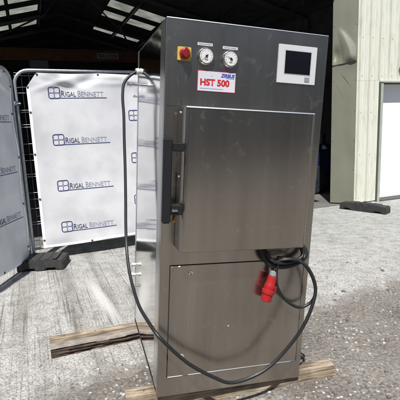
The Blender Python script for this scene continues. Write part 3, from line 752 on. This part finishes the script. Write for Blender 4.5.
def slab(name, label, p0, p1, wd, h0, h1, mode):
    """timber from ground point p0 to p1 (front bottom edge); heights h0/h1; wd = depth away from camera."""
    p0, p1 = Vector((*p0, 0)), Vector((*p1, 0)); d = p1 - p0; Ln = d.length; ang = math.atan2(d.y, d.x)
    e = empty(name, Matrix.Translation(p0) @ Matrix.Rotation(ang, 4, 'Z')); tag(e, label, 'timber')
    n = int(Ln / .012); nz_ = 16; bm = bmesh.new(); rows = []
    for i in range(n + 1):
        x = Ln * i / n; h = h0 + (h1 - h0) * i / n; sec = []
        # front face bottom->top, then top front->back, then back down
        for k in range(nz_ + 1):
            t = k / nz_; y = 0; z = h * t
            if mode == 'bark':
                s = max(0, .50 - t) / .50
                y = .012 * s * (1 + 1.2 * noise.noise(Vector((x * 14, t * 5, 2)))) + .018 * noise.noise(Vector((x * 5, t * 14, 8))) * s
                if t < .5: y += .010 * (1 if noise.noise(Vector((x * 3, t * 30, 1))) > 0 else 0)
            else: y = .003 * noise.noise(Vector((x * 8, t * 3, 2)))
            sec.append(Vector((x, y, z)))
        for k in range(1, 7):
            sec.append(Vector((x, wd * k / 6, h + .003 * noise.noise(Vector((x * 6, k, 3))))))
        sec.append(Vector((x, wd, 0)))
        rows.append([bm.verts.new(v) for v in sec])
    m_ = len(rows[0])
    for i in range(n):
        for k in range(m_ - 1):
            f = bm.faces.new([rows[i][k], rows[i + 1][k], rows[i + 1][k + 1], rows[i][k + 1]])
            t = (k + .5) / nz_
            if mode == 'bark': f.material_index = 2 if t < .46 + .07 * noise.noise(Vector((i * .09, 0, 5))) else (1 if t < .80 else 0)
        f = bm.faces.new([rows[i][m_ - 1], rows[i + 1][m_ - 1], rows[i + 1][0], rows[i][0]])
    bm.faces.new(rows[0]); bm.faces.new(rows[-1][::-1])
    bmesh.ops.recalc_face_normals(bm, faces=bm.faces)
    o = link('beam', bm, [TIMB, GREYT, BARK], e, smooth=True)
    for k in range(2 if mode == 'bark' else 3):
        xx = Ln * (.08 + .87 * k / 2) if mode != 'bark' else .10 + .22 * k
        hh = h0 + (h1 - h0) * xx / Ln
        b_ = lathe([(.0045, hh - .002), (.0045, hh + .0015), (.002, hh + .0035)], 'z', 12, (xx, wd * .5, 0)); link('nail_head', b_, mat("rusty_nail", (.16, .07, .03), .7, .5), o)
    return e
slab('rough_timber', 'thick waney-edged timber with dark bark sticking out left under the cabinet rear', (-1.110, 2.712), (.62, 3.357), .055, .150, .082, 'bark')
tf = slab('packing_timber', 'sawn pale timber under the front of the cabinet with its end showing at right', (-.46, 2.075), (.817, 2.384), .085, .122, .073, 'sawn')

# ------------------------------------------------------------------ cabinet
CW, CD, CH = .886, .984, 2.0
CM = Matrix.Translation((-.28436, 2.05696, .1300)) @ Matrix.Rotation(.275768, 4, 'Z') @ Matrix.Rotation(.013931, 4, 'X') @ Matrix.Rotation(.079354, 4, 'Y')
cab = empty('steriliser_cabinet', CM)
tag(cab, 'tall stainless steel steriliser cabinet with raised door, gauges and control screen', 'cabinet')
link('carcass', B(((.006, .032, .03), (CW - .006, CD - .012, CH - .004))), STEEL, cab, bevel=.003)
link('plinth', B(((.0025, .033, .0), (CW - .0025, CD - .02, .0295))), SEAM, cab)
link('side_panel', B(((.0015, .13, .035), (.0058, .935, CH - .012))), POLISH, cab, bevel=.0008)
link('side_panel', B(((CW - .0058, .13, .035), (CW - .0015, .935, CH - .012))), POLISH, cab, bevel=.0008)
for x0, x1 in ((0, .0057), (CW - .0057, CW)):
    link('side_flange', B(((x0, .032, .030), (x1, .128, CH - .003))), SATIN, cab, bevel=.001)
    link('side_flange', B(((x0, .937, .03), (x1, CD, CH - .003))), SATIN, cab, bevel=.001)
link('top_cover', B(((.004, .034, CH - .0035), (CW - .004, CD, CH))), STEEL, cab, bevel=.001)
fp = link('front_panel', B(((0, 0, 0), (CW, .031, CH))), STEEL, cab, bevel=.0025, seg=3)
link('top_edge_glint', chamfer(.003, CW - .003, -.0024, CH + .0003, .0042, .0022), GLINT_EDGE, fp)  # added strip, tilted so the top edge shows a sun glint
# seams of the fixed panels around the door
link('panel_seam', B(((.012, -.0008, 1.586), (.086, 0.0005, 1.5895)), ((.084, -.0008, 1.30), (.0875, .0005, 1.62))), SEAM, fp)
# door
dz0, dz1, dx0, dx1, dt = .865, 1.583, .072, .768, .122
link('door_seal', B(((dx0 + .012, -.02, dz0 + .01), (dx1 - .012, -.0005, dz1 - .01))), SEAM, cab)
def door_bm():
    bm = bmesh.new(); rad = .03
    def sec(z, ins=0):
        pts = [(dx0 + ins, -.006)]
        for k in range(9):
            a = R(180 + k * 90 / 8); pts.append((dx0 + rad + (rad - ins) * math.cos(a), -dt + rad + (rad - ins) * math.sin(a)))
        for k in range(5):
            a = R(270 + k * 90 / 4); r_ = .010; pts.append((dx1 - r_ + (r_ - min(ins, .008)) * math.cos(a), -dt + r_ + (r_ - min(ins, .008)) * math.sin(a)))
        pts.append((dx1 - ins, -.006))
        return [bm.verts.new((x, y, z)) for x, y in pts]
    S = [sec(dz0, .006), sec(dz0 + .002, .003), sec(dz0 + .006), sec(dz1 - .004), sec(dz1 - .001, .0015), sec(dz1, .004)]; n = len(S[0])
    for A_, B_ in zip(S, S[1:]):
        for k in range(n): bm.faces.new([A_[k], A_[(k + 1) % n], B_[(k + 1) % n], B_[k]])
    bm.faces.new(S[0][::-1]); bm.faces.new(S[-1]); bmesh.ops.recalc_face_normals(bm, faces=bm.faces); return bm
dr = link('door', door_bm(), STEEL_D, cab, smooth=True)
for p_ in dr.data.polygons:      # large flat faces keep a flat normal
    if p_.area > .05 or abs(p_.normal.z) > .3: p_.use_smooth = False
link('door_edge', chamfer(dx0 + .012, dx1 - .002, -dt - .003, dz1 + .0004, .0058, .0034), GLINT_EDGE, dr)  # tilted strip puts a bright sun line along the door top
link('door_edge', B(((dx1 - .0035, -dt - .0006, dz0 + .02), (dx1 + .0006, -dt + .01, dz1 - .01))), SATIN, dr, bevel=.0006)
bm = bmesh.new()
for z in (1.553, 1.24, .925): tube(bm, [(dx0 + .001, -.05, z), (dx0 - .004, -.05, z)], .006, 10)
link('side_screw', bm, CHROME, dr, smooth=True)
# scratches and marks on the door
bm = bmesh.new(); rnd = random.Random(11)
def scr(x0, z0, x1, z1, w_=.0012, y=-dt - .0007):
    d = Vector((x1 - x0, 0, z1 - z0)); n = Vector((-d.z, 0, d.x)).normalized() * w_
    prev = None
    for k in range(13):
        t = k / 12; p = Vector((x0, y, z0)) + d * t + n * rnd.uniform(-.8, .8); w2 = n * (.5 if rnd.random() > .35 else .12)
        a_, b__ = bm.verts.new(p - w2), bm.verts.new(p + w2)
        if prev: bm.faces.new([prev[0], a_, b__, prev[1]])
        prev = (a_, b__)
scr(.50, .987, .640, .986, .0006); scr(.638, .975, .641, .905, .0008)
for k in range(6): scr(.762 - .002 * k * .3, 1.02 - k * .014, .7625, 1.015 - k * .014, .003)
scr(.375, .985, .382, .960, .0018)
link('scuff_marks', bm, mat("pale_scuff", (.22, .215, .20), .7), dr)
# long black pull handle
hd = link('handle', B(((-.030, -.172, 1.030), (.012, -.138, 1.432))), BLACKP, cab, bevel=.006, seg=3)
link('handle_bracket', B(((.0125, -.160, 1.372), (dx0 + .0, -.085, 1.408))), BLACKP, hd, bevel=.003)
link('handle_bracket', B(((.0125, -.160, 1.068), (dx0 + .0, -.085, 1.112))), BLACKP, hd, bevel=.003)
bm = bmesh.new(); tube(bm, [(.018, -.163, 1.09), (.045, -.163, 1.09)], .006, 10); link('bracket_bolt', bm, CHROME, hd, smooth=True)
bm = bmesh.new(); tube(bm, [(.035, -.13, 1.055), (.035, -.13, 1.03)], [.009, .012], 12); tube(bm, [(.035, -.12, 1.07), (.035, -.13, 1.055)], .004, 8)
link('bronze_stop', bm, mat("bronze", (.30, .17, .06), .4, .8), hd, smooth=True)
# service panel
link('service_gap', B(((.0505, -.0010, .1125), (.8535, .0004, .7645))), SEAM, fp)
sp = link('service_panel', B(((.0555, -.0045, .1185), (.8485, -.0011, .7595))), STEEL, cab, bevel=.0012)
link('bottom_lip', chamfer(.0555, .8485, -.0068, .1212, .0032, .0022), GLINT_EDGE, sp)  # lip tilted to show as a bright line in the sun
link('corner_lip', chamfer(.060, .108, -.0080, .7595, .0045, .0034), GLINT_EDGE, sp)
lk = link('lock', lathe([(.0135, -.0046), (.0135, -.009), (.011, -.0105), (.0085, -.0095)], 'y', 24, (.167, 0, .715)), CHROME, sp, smooth=True)
link('key_slot', B(((.1655, -.0102, .709), (.1685, -.0096, .721))), SEAM, lk)
bm = lathe([(.004, -.0046), (.0035, -.006)], 'y', 12, (.40, 0, .39)); link('lock_pin', bm, WHITEP, sp)
bm = lathe([(.014, -.0046), (.013, -.0056), (.006, -.0058)], 'y', 20, (.135, 0, .235)); link('keyhole_mark', bm, mat("rubbed_mark", (.4, .39, .37), .6, .6), sp)

# rotary main switch
sw = link('main_switch', B(((.058, -.010, 1.803), (.126, -.0006, 1.869))), mat("yellow_plate", (.50, .37, .07), .45), cab, bevel=.003)
link('switch_collar', lathe([(.027, -.0105), (.027, -.020), (.024, -.024)], 'y', 32, (.0925, 0, 1.837)), mat("dark_red", (.30, .012, .01), .4), sw, smooth=True)
bm = lathe([(.0215, -.0245), (.0205, -.040), (.018, -.044)], 'y', 32, (.0925, 0, 1.837)); box(bm, (.088, -.052, 1.815), (.097, -.043, 1.859)); link('switch_knob', bm, mat("knob_red", (.20, .010, .014), .4), sw, smooth=True)
# gauges
def gauge(x, z, ang):
    g = link('pressure_gauge', lathe([(.0410, -.0006), (.0410, -.016), (.0385, -.020), (.0345, -.020)], 'y', 48, (x, 0, z)), CHROME, cab, smooth=True)
    link('dial', lathe([(.0340, -.0202), (.0335, -.0208)], 'y', 40, (x, 0, z)), mat("dial_white", (.58, .58, .57), .4), g)
    bm = bmesh.new()
    for k in range(28):
        a = R(-225 + 270 * k / 27) ; r0 = .0255 if k % 3 == 0 else .028; r1 = .031
        d = Vector((math.sin(a + R(90)), 0, math.cos(a + R(90)))); n = Vector((d.z, 0, -d.x)) * (.0008 if k % 3 == 0 else .0004); c = Vector((x, -.0215, z))
        bm.faces.new([bm.verts.new(p) for p in (c + d * r0 - n, c + d * r1 - n, c + d * r1 + n, c + d * r0 + n)])
    for k in (1, 2, 3): box(bm, (x - .008, -.0214, z - .012 - k * .003), (x + .008, -.0212, z - .011 - k * .003))
    link('scale_marks', bm, mat("dial_ink", (.03, .03, .03), .6), g)
    bm = bmesh.new(); d = Vector((math.cos(R(ang)), 0, math.sin(R(ang)))); n = Vector((-d.z, 0, d.x)); c = Vector((x, -.0235, z))
    bm.faces.new([bm.verts.new(p) for p in (c - d * .010 - n * .0022, c + d * .026 - n * .0005, c + d * .026 + n * .0005, c - d * .010 + n * .0022)])
    bm2 = lathe([(.0055, -.0216), (.005, -.025)], 'y', 16, (x, 0, z)); me = bpy.data.meshes.new('q'); bm2.to_mesh(me); bm2.free(); bm.from_mesh(me); bpy.data.meshes.remove(me)
    link('needle', bm, BLACKP, g)
gauge(.201, 1.834, 222); gauge(.329, 1.831, 155)
def plate(name, x0, x1, z0, z1, m, y=.0022, p=None, tilt=0):
    return link(name, B(((x0, -y, z0), (x1, -.0004, z1))), m, p or cab, bevel=.0005)
for x0, x1, z0 in ((.158, .236, 1.884), (.289, .369, 1.878)):
    l_ = plate('gauge_label', x0, x1, z0, z0 + .014, WLAB)
    bm = bmesh.new(); x = x0 + .008
    while x < x1 - .010: q = random.uniform(.003, .008); box(bm, (x, -.0028, z0 + .005), (x + q, -.0023, z0 + .009)); x += q + .002
    link('small_print', bm, mat("label_ink", (.15, .15, .18), .6), l_)
# sign
sg = plate('name_plate', .164, .366, 1.667, 1.767, mat("plate_red", (.55, .03, .04), .4))
pw = link('plate_face', B(((.1665, -.0030, 1.6695), (.3635, -.0023, 1.7645))), mat("plate_white", (.50, .52, .57), .35), sg)
def words(s, x, z, size, wd, m, bold, y, p, shear=0):
    bm = text_bm(s, size, wd, bold)
    for v in bm.verts: v.co = Vector((x + v.co.x + shear * v.co.y, y, z + v.co.y))
    return link('lettering', bm, m, p)
words("HST 500", .178, 1.697, .043, .155, mat("sign_red", (.42, .015, .025), .4), .0019, -.0036, pw)
words("ZIRBUS", .285, 1.741, .0235, .072, mat("sign_blue", (.02, .05, .30), .4), .0010, -.0036, pw, .25)
link('underscore', B(((.312, -.0036, 1.7355), (.358, -.0032, 1.7372))), mat("sign_blue", (0, 0, 0)), pw)
bm = bmesh.new(); x = .178
while x < .300: q = random.uniform(.003, .010); box(bm, (x, -.0036, 1.6795), (x + q, -.0032, 1.6830)); x += q + .002
link('small_print', bm, mat("print_blue", (.15, .20, .45), .5), pw)
bm = lathe([(.0028, -.0036), (.002, -.0040)], 'y', 10, (.238, 0, 1.744)); link('orange_dot', bm, mat("orange_dot", (.8, .25, .05), .5), pw)
# control screen
hm = link('control_screen', B(((.5945, -.006, 1.738), (.8195, -.0006, 1.932))), WHITEP, cab, bevel=.001, seg=2)
link('bezel_step', B(((.630, -.0070, 1.783), (.789, -.0061, 1.906))), mat("screen_bezel", (.38, .39, .40), .35), hm, bevel=.0006)
link('display', B(((.6345, -.0076, 1.787), (.7845, -.0071, 1.902))), mat("screen_glass", (.006, .007, .010), .10), hm)
link('service_port', B(((.755, -.0078, 1.750), (.785, -.0061, 1.774))), mat("port_grey", (.20, .23, .24), .45), hm, bevel=.001)

# fittings at the rear of the left side
bm = bmesh.new(); tube(bm, [(0, .88, 1.764), (-.075, .88, 1.764)], .011, 16); tube(bm, [(-.058, .88, 1.764), (-.068, .88, 1.764)], .018, 6); tube(bm, [(-.070, .88, 1.764), (-.088, .88, 1.764)], .0145, 16)
link('drain_pipe', bm, CHROME, cab, smooth=True)
bm = bmesh.new(); tube(bm, [(0, .935, 1.688), (-.026, .935, 1.688)], .006, 10); tube(bm, [(-.026, .935, 1.688), (-.034, .935, 1.693)], .010, 8); link('small_fitting', bm, CHROME, cab, smooth=True)
for z in (.470, .392, .300):
    bm = bmesh.new(); tube(bm, [(0, .915, z), (-.018, .915, z)], .010, 12); tube(bm, [(-.018, .915, z), (-.034, .915, z)], .015, 6); 
    link('hose_stub', bm, WHITEP if z > .35 else CHROME, cab, smooth=True)
bm = bmesh.new(); tube(bm, [(.0, .915, 1.860), (-.022, .912, 1.855)], .020, 14); link('cable_gland', bm, mat("pale_gland", (.6, .6, .58), .4), cab, smooth=True)

# power cable: its own thing, hung on the cabinet
pc = empty('power_cable', CM); tag(pc, 'long black power cable looped over the cabinet with a red plug hanging in front', 'cable')
main = [(-.020, .912, 1.855), (-.048, .905, 1.845), (-.07, .90, 1.813), (-.105, .89, 1.75), (-.116, .87, 1.656), (-.111, .84, 1.522), (-.104, .78, 1.255), (-.107, .70, .994), (-.108, .60, .746), (-.109, .50, .628), (-.099, .36, .533), (-.084, .20, .479), (-.059, .06, .45), (-.018, -.07, .413), (.072, -.10, .317), (.176, -.11, .229), (.288, -.12, .156), (.394, -.12, .116), (.513, -.12, .13), (.625, -.13, .20), (.723, -.14, .309), (.799, -.15, .444), (.843, -.15, .57), (.847, -.14, .654), (.807, -.12, .748), (.752, -.10, .79), (.69, -.085, .795), (.64, -.07, .80)]
bm = bmesh.new(); tube(bm, wobble(catmull(main, 10), .010, 1), .0098, 14); link('main_lead', bm, CABLEM, pc, smooth='all')
coil = [(0.553, -0.02, 0.875), (0.564, -0.03, 0.841), (0.576, -0.042, 0.796), (0.606, -0.048, 0.761), (0.658, -0.051, 0.744), (0.72, -0.054, 0.744), (0.787, -0.054, 0.765), (0.824, -0.051, 0.796), (0.823, -0.042, 0.829), (0.797, -0.03, 0.856), (0.765, -0.02, 0.88)]
bm = bmesh.new(); tube(bm, catmull(coil, 8), .0165, 14); link('coiled_lead', bm, CABLEM, pc, smooth='all')
coil2 = [(0.572, -0.016, 0.879), (0.581, -0.043, 0.831), (0.606, -0.074, 0.788), (0.662, -0.078, 0.77), (0.733, -0.082, 0.777), (0.788, -0.078, 0.802), (0.791, -0.055, 0.845), (0.763, -0.016, 0.879)]
bm = bmesh.new(); tube(bm, catmull(coil2, 8), .0098, 12); link('coiled_lead', bm, CABLEM, pc, smooth='all')
loop = [(0.634, -0.05, 0.707), (0.626, -0.05, 0.737), (0.633, -0.06, 0.771), (0.674, -0.085, 0.794), (0.724, -0.1, 0.795), (0.774, -0.105, 0.778), (0.848, -0.09, 0.7), (0.89, -0.08, 0.597), (0.884, -0.06, 0.516), (0.814, -0.05, 0.484), (0.73, -0.05, 0.532), (0.673, -0.055, 0.609), (0.648, -0.062, 0.681), (0.646, -0.066, 0.751), (0.671, -0.065, 0.779)]
bm = bmesh.new(); tube(bm, wobble(catmull(loop, 9), .006, 3), .0088, 12); link('plug_lead', bm, CABLEM, pc, smooth='all')
PT = Matrix.Translation((.637, -.052, .718)) @ Matrix.Rotation(R(13), 4, 'Y')
def along(prof, seg=28):
    bm = lathe([(r_, -z) for z, r_ in prof], 'z', seg); bmesh.ops.transform(bm, matrix=PT, verts=bm.verts[:]); return bm
pg = link('plug', along([(.030, .021), (.034, .026), (.075, .0265), (.082, .030), (.090, .0302), (.0905, .0315), (.093, .0315), (.0935, .0304), (.098, .0304), (.0985, .0315), (.101, .0315), (.1015, .0304), (.112, .031), (.114, .036), (.132, .036), (.134, .031), (.175, .030), (.178, .026)]), REDP, pc, smooth=True)
link('plug_gland', along([(.0, .013), (.004, .020), (.026, .0215), (.030, .019)]), mat("gland_grey", (.20, .22, .23), .45), pg, smooth=True)
bm = B(((.025, -.012, -.126), (.042, .012, -.085))); bmesh.ops.transform(bm, matrix=PT, verts=bm.verts[:]); link('plug_latch', bm, REDP, pg, bevel=.003)
bm = lathe([(.023, -.1785), (.022, -.172)], 'z', 24); bmesh.ops.transform(bm, matrix=PT, verts=bm.verts[:]); link('plug_socket', bm, SEAM, pg)
